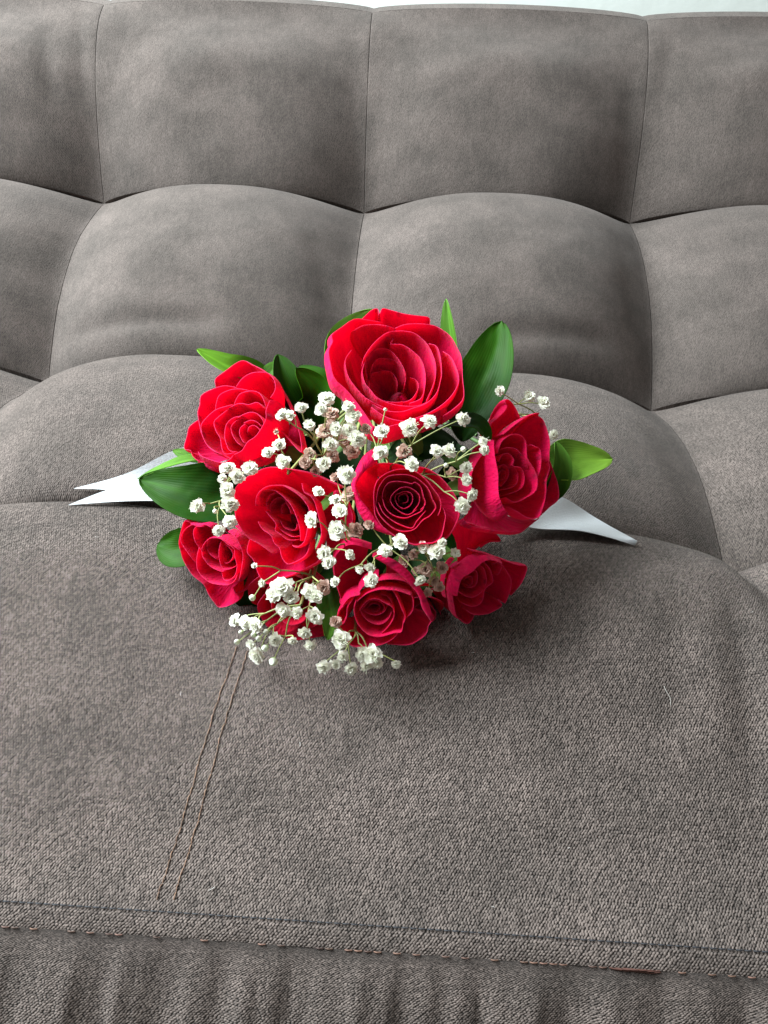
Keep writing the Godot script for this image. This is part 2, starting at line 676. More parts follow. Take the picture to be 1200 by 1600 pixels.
func stitches(s: Node3D) -> void:
	var thread := Color(0.13, 0.075, 0.048)
	var a0 := on_seat(371, 1012)
	var a1 := on_seat(245, 1410)
	var b0 := on_seat(388, 1020)
	var b1 := on_seat(272, 1410)
	for line in [[a0, a1], [b0, b1]]:
		var g := gather()
		var n := 36
		for i in n:
			var t0 := float(i) / n
			var t1 := t0 + 0.86 / n
			var pts := []
			for t in [t0, (t0 + t1) * 0.5, t1]:
				var p: Vector3 = line[0].lerp(line[1], t)
				p.x += 0.0009 * nz.get_noise_2d(t * 14.0, line[0].x * 90.0)
				p.y = seat_height(p.x, p.z) + (0.0000 if t == t0 or t == t1 else 0.0007)
				pts.append(p)
			tube(g, pts, 0.00027, 0.00027, 5, 4, thread * rng.randf_range(0.7, 1.5))
		part("stitching", gathered(g), M.thread, s).set_meta("kind", "stuff")
	# dark thread in the front seam, brown thread along the hem, some of it worn away
	var g2 := gather()
	for i in 340:
		var u := lerpf(-2.2, 2.2, i / 340.0)
		var p := edge_line(u) + Vector3(0, 0.0004, 0.0004)
		var q := edge_line(u + 0.0095) + Vector3(0, 0.0004, 0.0004)
		tube(g2, [p, p.lerp(q, 0.5) + Vector3(0, 0.0003, 0.0002), q], 0.00030, 0.00030, 5, 3, Color(0.02, 0.02, 0.025))
	part("seam_thread", gathered(g2), M.thread, s).set_meta("kind", "stuff")
	var g3 := gather()
	for i in 300:
		if nz.get_noise_1d(i * 0.7) < 0.02:
			continue
		var u := lerpf(-2.2, 2.2, i / 300.0)
		var off := Vector3(0, -0.0031, 0.0083)
		var p := edge_line(u) + off
		var q := edge_line(u + 0.011) + off
		tube(g3, [p, p.lerp(q, 0.5) + Vector3(0, 0.0004, 0.0004), q], 0.00028, 0.00028, 5, 3, Color(0.085, 0.045, 0.032) * rng.randf_range(0.5, 1.8))
	part("hem_stitching", gathered(g3), M.thread, s).set_meta("kind", "stuff")
	var g4 := gather()
	for i in 16:
		var u := 0.555 + rng.randf() * 0.05
		var p := edge_line(u) + Vector3(0, -0.0032 + rng.randf_range(-0.0006, 0.0006), 0.0084)
		tube(g4, [p, p + Vector3(0.004, rng.randf_range(-0.0002, 0.0008), 0.0006), p + Vector3(0.008, 0, 0)], 0.0003, 0.0002, 4, 4, Color(0.07, 0.025, 0.018))
	part("loose_thread", gathered(g4), M.thread, s).set_meta("kind", "stuff")
	# lint and a pale hair caught in the pile
	var g5 := gather()
	for i in 16:
		var p := Vector3(rng.randf_range(-0.32, 0.36), 0, rng.randf_range(-0.34, -0.15))
		var dir := Vector3(rng.randf_range(-1, 1), 0, rng.randf_range(-1, 1)).normalized() * rng.randf_range(0.0004, 0.0011)
		var pts := []
		for k in 3:
			var q := p + dir * k + Vector3(rng.randf_range(-0.0005, 0.0005), 0, rng.randf_range(-0.0005, 0.0005))
			q.y = seat_height(q.x, q.z) + 0.0006
			pts.append(q)
		tube(g5, pts, 0.00014, 0.00010, 4, 3, Color(0.40, 0.38, 0.36))
	var hair := []
	for q in [[1046, 1056], [1037, 1066], [1040, 1078], [1047, 1090], [1048, 1102]]:
		hair.append(on_seat(q[0], q[1], 0.0008))
	tube(g5, hair, 0.00016, 0.00012, 4, 12, Color(0.36, 0.33, 0.30))
	part("lint", gathered(g5), M.thread, s).set_meta("kind", "stuff")


# ------------------------------------------------------------------ bouquet

var bind := Vector3()

func make_bouquet() -> void:
	bind = at(575, 745, 0.565)
	bind.y = seat_height(bind.x, bind.z) + 0.022
	make_roses()
	make_leaves()
	make_ribbon()
	make_gypsophila()


# one petal. f: 0 innermost .. 1 outermost
func petal(f: float, turn: float, R: float, H: float, o: Dictionary, r: RandomNumberGenerator) -> ArrayMesh:
	var nu := 17
	var nv := 12
	var tip := lerpf(R * o.get("core", 0.08), R, pow(f, o.get("spread", 1.35))) * (1.0 + r.randf_range(-0.07, 0.07) * (1.0 - f * f))
	var high: float = H * lerpf(o.get("heart", 0.86), 1.0, smoothstep(0.0, 0.6, f)) * (1.0 - o.get("sink", 0.10) * smoothstep(0.7, 1.0, f)) * (1.0 + r.randf_range(-0.05, 0.05))
	var span := deg_to_rad(lerpf(118.0, o.get("span", 66.0), pow(f, 0.6)))
	var flare: float = lerpf(-0.10, o.get("flare", 0.28), smoothstep(0.15, 1.0, f)) * R
	var curl: float = o.get("curl", 0.16) * R * smoothstep(0.35, 0.9, f)
	var lean := r.randf_range(0.04, 0.10) * R * (0.5 + f)
	var ph := r.randf() * 50.0
	var point := r.randf_range(0.2, 1.0) * smoothstep(0.4, 0.9, f)
	var skew := r.randf_range(-0.2, 0.2)
	var tone := r.randf_range(0.9, 1.08)
	var p := PackedVector3Array()
	var col := PackedColorArray()
	for j in nv:
		var t := float(j) / (nv - 1)
		t = 1.0 - pow(1.0 - t, 1.25)
		for i in nu:
			var s := 2.0 * i / (nu - 1) - 1.0
			var drop := 0.30 * pow(absf(s), 2.8) + 0.03 * nz.get_noise_2d(s * 2.2 + ph, 7.0) + 0.012 * nz.get_noise_2d(s * 8.0 + ph, 2.0)
			var tt := t * (1.0 - drop)
			var w := 0.38 + 0.62 * smoothstep(0.0, 0.75, t)
			var th := turn + s * span * w + skew * tt
			var rad := R * 0.14 * (1.0 - tt) + tip * pow(sin(minf(tt * 1.12, 1.0) * PI * 0.5), 0.75)
			rad += flare * pow(tt, 3.0) + s * lean * tt
			var rim := maxf(0.0, (tt - 0.72) / 0.28)
			var side := 0.35 + point * smoothstep(0.1, 0.75, absf(s + skew))
			rad += curl * rim * rim * side * 1.5
			var y: float = high * pow(tt, 0.92) - curl * rim * rim * rim * side * 1.1
			rad += R * 0.035 * nz.get_noise_2d(s * 1.6 + ph, tt * 2.0 + ph) * tt * (0.4 + f) + R * 0.012 * nz.get_noise_2d(s * 5.0 + ph, tt * 3.0) * tt * tt
			rad = maxf(rad, R * 0.02)
			p.append(Vector3(sin(th) * rad, y, cos(th) * rad))
			var vein := 1.0 + 0.06 * nz.get_noise_2d(s * 14.0 + ph, tt * 1.2)
			var c := Color(0.70, 0.0050, 0.042).lerp(Color(0.72, 0.018, 0.075), smoothstep(0.75, 1.0, tt) * 0.5)
			c = c * (tone * vein)
			c.a = 1.0
			col.append(c)
	return shell(p, nu, nv, 0.00032, col, Color(0.80, 0.055, 0.20))


func rose(label: String, px: float, py: float, depth: float, radius: float, facing: Vector3, o: Dictionary) -> void:
	var r := RandomNumberGenerator.new()
	r.seed = o.get("seed", 1)
	radius *= NEAR
	var R := radius
	var H: float = radius * o.get("tall", 1.45)
	var y := way(facing.x, facing.y, facing.z)
	var rim := at(px, py, depth * NEAR)
	var base := rim - y * H * 0.9
	var t := thing("rose", label, "rose", base, "red roses in the bouquet")
	t.basis = frame(y, o.get("spin", 0.0))
	var n: int = o.get("count", 30)
	for i in n:
		var f := float(i) / (n - 1)
		var turn := i * 2.39996 + r.randf_range(-0.13, 0.13)
		part("petal", petal(f, turn, R, H, o, r), M.petal, t)
	# loose outer petals, laid back
	for k in o.get("loose", []):
		var oo := o.duplicate()
		oo.merge({"flare": k[1], "curl": k[2], "span": k[3], "sink": k[4]}, true)
		part("petal", petal(1.0, k[0], R * 1.02, H, oo, r), M.petal, t)
	rose_foot(t, R, r)


# a point of a curve through flat pairs
func pair_at(a: Array, t: float) -> Vector2:
	var n := a.size() / 2 - 1
	var x := clampf(t, 0.0, 1.0) * n
	var i := mini(int(x), n - 1)
	var i0 := maxi(i - 1, 0)
	var i3 := mini(i + 2, n)
	var p0 := Vector2(a[i * 2], a[i * 2 + 1])
	var p1 := Vector2(a[i * 2 + 2], a[i * 2 + 3])
	return p0.cubic_interpolate(p1, Vector2(a[i0 * 2], a[i0 * 2 + 1]), Vector2(a[i3 * 2], a[i3 * 2 + 1]), x - i)


# where a line of sight meets the level y of a rose standing in the transform t, in the rose's own axes
func level(t: Transform3D, px: float, py: float, y: float) -> Vector3:
	var inv := t.affine_inverse()
	var a := inv * cam.position
	var b := inv * at(px, py, 0.4)
	var d := b - a
	return a + d * ((y - a.y) / d.y)


# a petal whose rim is given; it cups down from there to the foot of the rose.
# q: [height of the rim, rim, how far its back bulges, outer line of a rolled edge, height of that line]
func rimmed_petal(t: Transform3D, crop: Array, q: Array, R: float, H: float, r: RandomNumberGenerator) -> ArrayMesh:
	var h: float = q[0] * H
	var rim: Array = q[1]
	var belly: float = q[2] if q.size() > 2 else 0.10
	var has_lip := q.size() > 3
	var nu := clampi(rim.size() * 2 + 3, 17, 33)
	var ph := r.randf() * 60.0
	var edge_points := []
	var lip_points := []
	var angles := []
	var sum := 0.0
	for i in nu:
		var u := float(i) / (nu - 1)
		var e := absf(2.0 * u - 1.0)
		var hh := h * (1.0 - 0.07 * pow(e, 4.0)) + R * 0.03 * nz.get_noise_2d(u * 3.0 + ph, 1.0)
		var p := pair_at(rim, u)
		var l := level(t, crop[0] + p.x / crop[2], crop[1] + p.y / crop[2], hh)
		edge_points.append(l)
		var th := atan2(l.x, l.z)
		if i:
			while th - angles[i - 1] > PI:
				th -= TAU
			while th - angles[i - 1] < -PI:
				th += TAU
		angles.append(th)
		sum += th
		if has_lip:
			p = pair_at(q[3], u)
			lip_points.append(level(t, crop[0] + p.x / crop[2], crop[1] + p.y / crop[2], q[4] * H))
	var mid := sum / nu
	var wide := absf(angles[nu - 1] - angles[0])
	var narrow := 0.5 if wide < 2.6 else 0.85
	var foot := R * 0.13
	var tone := r.randf_range(0.93, 1.07)
	var pts := PackedVector3Array()
	var col := PackedColorArray()
	var nv := 13
	var rows := nv + (4 if has_lip else 0)
	for j in rows:
		for i in nu:
			var u := float(i) / (nu - 1)
			var e: Vector3 = edge_points[i]
			var p: Vector3
			var k := 1.0
			if j < nv:
				k = 1.0 - pow(1.0 - float(j) / (nv - 1), 1.4)
				var ru := Vector2(e.x, e.z).length()
				var g := pow(sin(k * PI * 0.5), 0.7)
				g += belly * sin(k * PI) * k
				var th := lerpf(mid, angles[i], narrow + (1.0 - narrow) * smoothstep(0.0, 0.8, k))
				var ra := lerpf(minf(foot, ru), ru, g)
				ra += R * 0.022 * nz.get_noise_2d(u * 3.0 + ph, k * 2.5) * sin(k * PI) + R * 0.008 * nz.get_noise_2d(u * 9.0 + ph, k * 4.0) * k * (1.0 - k) * 4.0
				p = Vector3(sin(th) * ra, e.y * pow(k, 1.05), cos(th) * ra)
			else:
				var w := float(j - nv + 1) / 4.0
				p = e.lerp(lip_points[i], w)
				p.y += R * 0.05 * sin(w * PI)
			pts.append(p)
			var vein := 1.0 + 0.12 * nz.get_noise_2d(u * 22.0 + ph, k * 1.3) + 0.10 * nz.get_noise_2d(u * 3.0 + ph, k * 3.0)
			var c := Color(0.88, 0.0045, 0.118).lerp(Color(0.90, 0.014, 0.145), smoothstep(0.8, 1.0, k) * 0.5) * (tone * vein)
			if k > 0.9 and nz.get_noise_2d(u * 6.0 + ph, 40.0) > 0.38:
				c = c.lerp(Color(0.30, 0.02, 0.05), 0.45)
			c.a = 1.0
			col.append(c)
	return shell(pts, nu, rows, 0.00024, col, Color(0.84, 0.040, 0.19))


# a rose whose petals are given by their rims; crop: corner and scale of the pairs, heart: where its axis is seen
func traced(label: String, crop: Array, heart: Array, depth: float, radius: float, facing: Vector3, tall: float, petals: Array, seed_: int) -> void:
	var r := RandomNumberGenerator.new()
	r.seed = seed_
	var R := radius * NEAR
	var H := R * tall
	var y := way(facing.x, facing.y, facing.z)
	var base := at(crop[0] + heart[0] / crop[2], crop[1] + heart[1] / crop[2], depth * NEAR + 0.3 * H) - y * H * 0.65
	var t := thing("rose", label, "rose", base, "red roses in the bouquet")
	t.basis = frame(y, 0.0)
	for q in petals:
		part("petal", rimmed_petal(t.transform, crop, q, R, H, r), M.petal, t)
	var core_look := gather()
	tube(core_look, [Vector3(0, 0, 0), Vector3(0, H * 0.22, 0), Vector3(0, H * 0.42, 0), Vector3(0, H * 0.50, 0)], R * 0.30, R * 0.02, 16, 10, Color(0.55, 0.004, 0.08))
	part("heart", gathered(core_look), M.petal, t)
	rose_foot(t, R, r)


func rose_foot(t: Node3D, R: float, r: RandomNumberGenerator) -> void:
	var green := Color(0.10, 0.20, 0.04)
	var hip := gather()
	tube(hip, [Vector3(0, -0.012, 0), Vector3(0, -0.004, 0), Vector3(0, R * 0.10, 0)], 0.0035, R * 0.2, 10, 6, green)
	part("hip", gathered(hip), M.stem, t)
	for k in 5:
		part("sepal", blade([Vector3(0.003, 0, 0), Vector3(R * 0.42, -0.004, 0), Vector3(R * 0.75, -0.016, 0)], Vector3.UP, R * 0.16, 0.2, green, green, 7, 5), M.leaf, t, Transform3D(Basis(Vector3.UP, TAU * k / 5.0 + 0.3), Vector3.ZERO))
	var base := t.position
	var inv := t.transform.affine_inverse()
	var far := bind + (bind - base).normalized() * 0.09
	far = far.lerp(bind + way(0.0, 0.05, -1.0) * 0.09, 0.6)
	far.y = maxf(far.y, 0.05)
	var spread := Vector3(r.randf_range(-0.010, 0.010), r.randf_range(-0.008, 0.008), 0)
	part("stem", tube_mesh([Vector3(0, -0.010, 0), Vector3(0, -0.045, 0), inv * (bind + spread), inv * (far + spread)], 0.0027, 0.0027, 8, 14, Color(0.09, 0.17, 0.05)), M.stem, t)


func make_roses() -> void:
	traced("largest red rose at the top of the bouquet, wide open cup", [500, 470, 5.0], [630, 690], 0.375, 0.0310, Vector3(0.06, 0.40, 1.0), 1.25, [
		[0.86, [330, 140, 400, 75, 448, 62, 466, 100, 490, 60, 560, 75, 650, 100, 750, 115, 850, 130, 856, 180]],
		[0.93, [590, 212, 660, 185, 760, 178, 880, 190, 960, 230, 1025, 285, 1075, 375, 1105, 450, 1112, 600, 1122, 750, 1060, 830, 960, 900], 0.12],
		[0.97, [485, 168, 380, 150, 270, 142, 180, 200, 95, 265, 100, 320, 70, 385, 78, 470, 112, 605, 200, 690, 300, 810, 420, 985], 0.22],
		[0.92, [395, 970, 480, 990, 600, 965, 720, 935, 860, 890, 980, 830], 0.30],
		[0.93, [960, 395, 1030, 450, 1083, 590, 1060, 690, 980, 790, 860, 870, 700, 930, 600, 932, 500, 900, 400, 830]],
		[0.92, [245, 245, 330, 195, 430, 185, 520, 195, 592, 218]],
		[0.91, [850, 335, 910, 355, 940, 440, 950, 560, 940, 620, 910, 720, 830, 800, 720, 840, 640, 865, 540, 862, 450, 830, 350, 760]],
		[0.91, [245, 385, 200, 450, 200, 520, 225, 600, 290, 690, 360, 760, 450, 810, 540, 850]],
		[0.88, [330, 500, 340, 450, 380, 380, 440, 310, 520, 250, 600, 235, 680, 238, 750, 260, 830, 330, 880, 420, 905, 520, 890, 640, 830, 780]],
		[0.85, [365, 440, 330, 540, 350, 640, 390, 690, 450, 760, 540, 800, 640, 820, 760, 820, 850, 785]],
		[0.80, [510, 290, 572, 296, 552, 335, 640, 342, 720, 390, 790, 460, 820, 560, 820, 660, 790, 760, 700, 800]],
		[0.72, [370, 600, 350, 500, 380, 420, 440, 375, 530, 378, 600, 440, 650, 520, 670, 575]],
		[0.63, [395, 560, 410, 500, 450, 455, 520, 450, 590, 470, 640, 530, 670, 575, 660, 660]],
		[0.52, [392, 600, 410, 565, 440, 558, 500, 545, 560, 560, 600, 620, 605, 680]],
		[0.62, [700, 600, 745, 615, 770, 660, 750, 720, 710, 770, 650, 792]],
		[0.66, [385, 620, 390, 690, 430, 740, 500, 780, 590, 792, 650, 786]]], 101)
	traced("red rose at the upper left facing left, above the white ribbon tail", [280, 555, 5.714], [655, 680], 0.392, 0.0265, Vector3(-0.46, 0.32, 1.0), 1.35, [
		[0.72, [330, 290, 322, 215, 400, 150, 550, 50, 650, 85, 760, 145, 850, 250]],
		[0.55, [850, 230, 920, 330, 990, 470, 1060, 650, 1090, 800, 1080, 860, 950, 720, 830, 580]],
		[0.66, [200, 560, 95, 635, 70, 720, 45, 830, 100, 850, 120, 900, 180, 950]],
		[0.62, [175, 945, 240, 965, 350, 987, 500, 962, 700, 920, 800, 850], 0.3],
		[0.86, [510, 278, 560, 210, 640, 160, 730, 150, 800, 165, 850, 230, 855, 310, 815, 378]],
		[0.90, [525, 292, 420, 272, 330, 290, 200, 355, 185, 440, 165, 510, 180, 620, 200, 700, 240, 790, 300, 850, 385, 885]],
		[0.84, [170, 862, 200, 900, 300, 940, 390, 958, 450, 930, 490, 880], 0.25],
		[0.93, [810, 400, 775, 490, 775, 560, 740, 640, 680, 725, 610, 775, 560, 850, 490, 885], 0.34],
		[0.90, [640, 318, 540, 300, 450, 310, 360, 355, 330, 430, 322, 490]],
		[0.90, [480, 440, 400, 460, 320, 490, 240, 560, 195, 625, 205, 700, 240, 790, 310, 850, 390, 890]],
		[0.88, [440, 480, 350, 550, 310, 600, 330, 680, 365, 740, 380, 830, 410, 880, 490, 870]],
		[0.89, [490, 440, 510, 390, 550, 340, 640, 318, 710, 335, 750, 390, 775, 470]],
		[0.86, [420, 490, 500, 440, 560, 430, 620, 440, 700, 422, 765, 480]],
		[0.84, [565, 540, 480, 560, 420, 620, 405, 720, 420, 790, 450, 850, 520, 862]],
		[0.82, [500, 570, 570, 530, 640, 508, 700, 525, 745, 580, 752, 620]],
		[0.79, [560, 560, 490, 600, 462, 650, 480, 720, 520, 780, 565, 812]],
		[0.76, [600, 605, 545, 650, 540, 710, 570, 770, 600, 792]],
		[0.77, [575, 605, 640, 580, 700, 600, 735, 645]],
		[0.72, [610, 690, 620, 645, 660, 625, 700, 645, 720, 680, 690, 720]]], 202)
	traced("red rose at the middle left with a broad outer petal on its left", [360, 720, 6.0], [570, 530], 0.366, 0.0265, Vector3(-0.24, 0.04, 1.0), 1.3, [
		[0.5, [930, 210, 1060, 330, 1140, 500, 1120, 620, 1000, 800, 850, 900]],
		[0.88, [1030, 240, 900, 180, 780, 125, 600, 85, 380, 58, 250, 100, 130, 170, 45, 260, 42, 400, 48, 530, 95, 630, 165, 720, 280, 785, 380, 862]],
		[0.80, [180, 735, 155, 850, 215, 930, 250, 1030, 290, 1110, 350, 1148, 450, 1105, 560, 1070, 680, 1020, 830, 935, 825, 880]],
		[0.90, [670, 210, 690, 290, 760, 340, 800, 420, 850, 640, 840, 740, 800, 830]],
		[0.90, [260, 570, 300, 640, 380, 700, 410, 770, 460, 820, 480, 900, 530, 965, 600, 950, 700, 890, 740, 800, 745, 730]],
		[0.94, [235, 420, 240, 350, 270, 290, 340, 240, 420, 228, 500, 235, 580, 280, 650, 330, 710, 400, 740, 480, 720, 640, 690, 760, 620, 810, 580, 790]],
		[0.89, [250, 320, 320, 275, 400, 275, 450, 300, 510, 350, 570, 420, 620, 530, 650, 640, 655, 750]],
		[0.80, [350, 460, 335, 390, 365, 325, 430, 300, 500, 335, 560, 390, 610, 500]],
		[0.80, [330, 470, 370, 520, 425, 590, 420, 650, 470, 690, 540, 740, 640, 737]],
		[0.72, [380, 500, 370, 430, 400, 370, 450, 345, 500, 360, 540, 420, 575, 500]],
		[0.74, [420, 560, 440, 610, 500, 670, 580, 710, 640, 700]],
		[0.63, [475, 500, 478, 430, 510, 395, 550, 440, 565, 500]],
		[0.66, [470, 560, 500, 620, 560, 650, 610, 640, 625, 590]]], 303)
	traced("small half open red rose at the far lower left of the bouquet", [270, 800, 8.0], [655, 590], 0.394, 0.0215, Vector3(-0.34, -0.20, 1.0), 1.45, [
		[0.5, [780, 180, 900, 300, 1000, 500, 1050, 700, 1040, 800]],
		[0.56, [780, 1020, 900, 960, 1000, 840, 1060, 710], 0.2],
		[0.60, [400, 900, 425, 980, 460, 1050, 520, 1130, 580, 1190, 720, 1160, 830, 1080, 780, 1010, 750, 940], 0.05],
		[0.78, [240, 140, 150, 115, 110, 210, 75, 380, 95, 480, 130, 600, 200, 720, 260, 800, 370, 890, 420, 960]],
		[0.83, [250, 155, 150, 215, 105, 290, 100, 370, 160, 470, 240, 580, 290, 640]],
		[0.84, [220, 150, 300, 170, 400, 160, 470, 190, 510, 240]],
		[0.86, [690, 245, 780, 310, 840, 420, 875, 540, 860, 680, 820, 880]],
		[0.89, [400, 178, 340, 182, 280, 190, 255, 260, 280, 370, 330, 440, 370, 500]],
		[0.88, [330, 440, 300, 560, 300, 690, 330, 760, 370, 810, 460, 880, 570, 905, 690, 908, 770, 855, 810, 770]],
		[0.87, [590, 310, 700, 390, 780, 440, 855, 500]],
		[0.86, [430, 345, 370, 430, 365, 530, 400, 600, 470, 680, 590, 740, 640, 745]],
		[0.85, [425, 430, 440, 340, 520, 322, 600, 335, 680, 400, 765, 460, 770, 540, 795, 640, 800, 700, 770, 800, 680, 860, 630, 830, 612, 750]],
		[0.79, [430, 380, 430, 460, 470, 530, 560, 600]],
		[0.79, [600, 370, 575, 480, 580, 590, 620, 700, 700, 715, 795, 668]],
		[0.72, [640, 400, 700, 440, 750, 520, 735, 590, 680, 640, 640, 620, 620, 520]]], 404)
	traced("round red rose in the centre of the bouquet with a tight spiral heart", [540, 685, 6.667], [605, 630], 0.352, 0.0242, Vector3(0.0, 0.06, 1.0), 1.2, [
		[0.80, [730, 285, 860, 320, 980, 400, 1080, 510, 1150, 620, 1180, 760, 1150, 880, 1070, 1010, 950, 1095], 0.12],
		[0.90, [330, 240, 210, 330, 118, 455, 115, 530, 160, 640, 240, 740, 340, 880, 440, 970], 0.1, [310, 95, 180, 190, 85, 390, 62, 520, 95, 650, 150, 790, 270, 930, 490, 1015], 0.82],
		[0.84, [200, 330, 270, 290, 340, 262, 430, 256, 540, 268, 640, 300, 740, 340]],
		[0.90, [295, 620, 300, 720, 310, 800, 370, 900, 450, 970, 560, 1040, 700, 1100, 775, 1095, 790, 1088, 900, 1085, 990, 1030, 1030, 870, 1035, 780, 980, 640]],
		[0.92, [300, 720, 295, 560, 330, 440, 410, 370, 520, 325, 640, 320, 740, 350, 840, 430, 910, 520, 980, 620, 990, 720, 960, 800]],
		[0.90, [310, 720, 325, 600, 350, 500, 430, 400, 560, 375, 680, 385, 780, 440, 860, 520, 900, 620, 940, 720, 860, 820]],
		[0.90, [310, 690, 350, 790, 430, 880, 520, 945, 620, 965, 720, 940, 800, 850, 880, 800, 942, 715]],
		[0.86, [378, 620, 400, 520, 450, 460, 530, 445, 620, 455, 690, 470, 720, 455, 780, 500, 810, 600, 830, 680, 780, 740]],
		[0.87, [340, 660, 390, 770, 480, 850, 580, 900, 690, 930, 740, 860, 835, 750]],
		[0.84, [382, 620, 420, 730, 500, 800, 620, 825, 720, 790, 800, 740, 832, 640]],
		[0.80, [460, 660, 480, 590, 560, 520, 640, 505, 720, 540, 770, 600, 760, 680, 700, 760]],
		[0.79, [462, 640, 500, 710, 580, 770, 660, 790, 745, 735]],
		[0.74, [515, 650, 522, 590, 560, 570, 620, 550, 680, 570, 700, 620, 680, 690, 620, 725]],
		[0.73, [512, 620, 540, 690, 600, 728, 665, 705, 700, 640]],
		[0.68, [560, 655, 548, 620, 570, 588, 620, 575, 650, 610, 640, 660, 590, 675]]], 505)
	traced("dark red rose at the right edge, facing right above the ribbon", [700, 620, 6.316], [545, 740], 0.385, 0.0270, Vector3(0.52, 0.14, 1.0), 1.35, [
		[0.70, [420, 420, 420, 280, 490, 210, 560, 140, 582, 90, 562, 45, 600, 30, 660, 100, 720, 220]],
		[0.55, [150, 1200, 200, 1260, 300, 1290, 400, 1310, 560, 1328, 720, 1325, 830, 1245, 900, 1190], 0.15],
		[0.78, [470, 430, 380, 520, 290, 640, 235, 760, 232, 880, 260, 1000], 0.2],
		[0.76, [1000, 620, 1050, 760, 1085, 870, 1088, 1010, 1000, 1090, 900, 1185]],
		[0.90, [545, 370, 680, 260, 790, 190, 895, 158, 890, 190, 940, 230, 985, 350, 1005, 450, 1000, 560, 1000, 640]],
		[0.86, [985, 630, 1003, 700, 970, 820, 970, 900, 960, 1000, 930, 1110, 890, 1190, 780, 1190, 680, 1130, 590, 1085]],
		[0.96, [452, 430, 462, 580, 495, 760, 495, 900, 510, 1000, 560, 1110, 600, 1155], 0.38],
		[0.89, [820, 470, 860, 490, 905, 515, 920, 620, 910, 720, 880, 800]],
		[0.88, [490, 560, 520, 460, 570, 405, 640, 368, 720, 380, 770, 450, 780, 600, 830, 680, 880, 790, 870, 920, 780, 990, 660, 1040, 570, 990]],
		[0.83, [520, 520, 580, 500, 660, 510, 720, 560, 770, 640, 800, 720]],
		[0.80, [500, 640, 540, 570, 600, 560, 650, 620, 640, 680, 720, 700, 755, 790, 740, 880, 680, 930, 590, 960]],
		[0.75, [600, 640, 650, 690, 690, 760, 680, 850, 620, 900, 530, 912]],
		[0.70, [500, 720, 520, 680, 560, 670, 600, 720, 590, 800, 530, 880]],
		[0.64, [505, 770, 530, 720, 565, 740, 560, 800, 520, 830]]], 606)
	traced("dark red rose at the lower right resting over the seat", [690, 810, 8.571], [450, 850], 0.386, 0.0210, Vector3(0.40, -0.20, 1.0), 1.45, [
		[0.45, [60, 120, 250, 60, 400, 80, 530, 130, 650, 150, 770, 260, 780, 310, 640, 320, 520, 395], 0.1],
		[0.55, [170, 540, 100, 640, 50, 780, 38, 900, 60, 1060]],
		[0.78, [400, 430, 600, 480, 780, 540, 1000, 620, 1135, 640, 1130, 730, 1060, 880, 930, 1030]],
		[0.76, [190, 700, 165, 900, 150, 1050, 170, 1180, 200, 1310, 280, 1370, 340, 1412, 400, 1370, 440, 1290]],
		[0.87, [790, 590, 880, 720, 930, 820, 920, 960, 860, 1120, 835, 1130, 750, 1080, 810, 1165, 700, 1240, 600, 1280, 440, 1290, 340, 1235]],
		[0.95, [210, 1040, 240, 880, 290, 790, 400, 720, 500, 630, 580, 570, 680, 560, 810, 605], 0.36],
		[0.88, [680, 615, 760, 590, 805, 640, 780, 720, 740, 765]],
		[0.86, [560, 580, 650, 680, 690, 830, 670, 870, 580, 950, 560, 1060, 510, 1150, 400, 1180, 290, 1140]],
		[0.82, [500, 620, 560, 660, 590, 740, 600, 860, 540, 980, 420, 1058, 300, 1030, 225, 970]],
		[0.77, [330, 770, 440, 700, 480, 740, 475, 850, 430, 915, 340, 925]],
		[0.72, [300, 830, 340, 790, 400, 780, 420, 840, 390, 890, 330, 900]]], 707)
	traced("red rose at the bottom of the bouquet, lowest of the open ones", [510, 845, 6.667], [520, 690], 0.368, 0.0242, Vector3(-0.04, -0.28, 1.0), 1.3, [
		[0.74, [170, 650, 100, 430, 80, 260, 110, 140, 250, 40, 470, 90], 0.2],
		[0.86, [170, 680, 240, 595, 345, 562, 350, 520, 420, 450, 540, 402], 0.42],
		[0.82, [270, 610, 140, 720, 118, 830, 180, 855, 200, 880]],
		[0.84, [1115, 815, 1060, 890, 1030, 980, 900, 1070, 800, 1086, 630, 1075]],
		[0.92, [480, 165, 620, 245, 760, 345, 870, 450, 960, 570, 1000, 700, 1085, 830], 0.15, [550, 140, 720, 205, 850, 310, 940, 430, 1020, 560, 1080, 700, 1115, 830], 0.85],
		[0.86, [450, 440, 600, 405, 740, 405, 850, 440, 920, 540]],
		[0.86, [290, 590, 222, 690, 210, 790, 180, 860, 118, 892, 140, 930]],
		[0.88, [118, 880, 200, 1030, 280, 1100, 420, 1105, 560, 1085, 680, 1030, 760, 950, 795, 930]],
		[0.90, [320, 630, 420, 550, 540, 510, 640, 510, 740, 520, 860, 560, 890, 580, 905, 660, 890, 740, 830, 805]],
		[0.90, [310, 620, 285, 720, 310, 830, 360, 910, 440, 980, 560, 1000, 700, 960, 780, 950, 795, 870, 820, 800, 780, 700, 730, 580, 680, 510]],
		[0.84, [340, 730, 400, 650, 460, 610, 540, 610, 610, 650, 690, 700, 700, 800, 640, 900, 550, 985]],
		[0.80, [340, 690, 380, 780, 460, 850, 560, 870, 640, 820, 680, 740]],
		[0.79, [560, 560, 620, 570, 660, 610, 690, 660]],
		[0.74, [370, 715, 430, 650, 480, 618, 560, 640, 605, 695, 580, 740]],
		[0.73, [365, 705, 430, 755, 520, 775, 600, 740, 640, 670]],
		[0.66, [430, 700, 470, 660, 530, 660, 560, 700, 530, 735, 460, 735]]], 808)
	rose("red rose half hidden behind baby's breath at the lower left", 450, 945, 0.402, 0.0175, Vector3(-0.2, -0.5, 1.0),
		{"seed": 909, "count": 14, "tall": 1.6, "flare": 0.34, "curl": 0.22, "spin": 1.0})
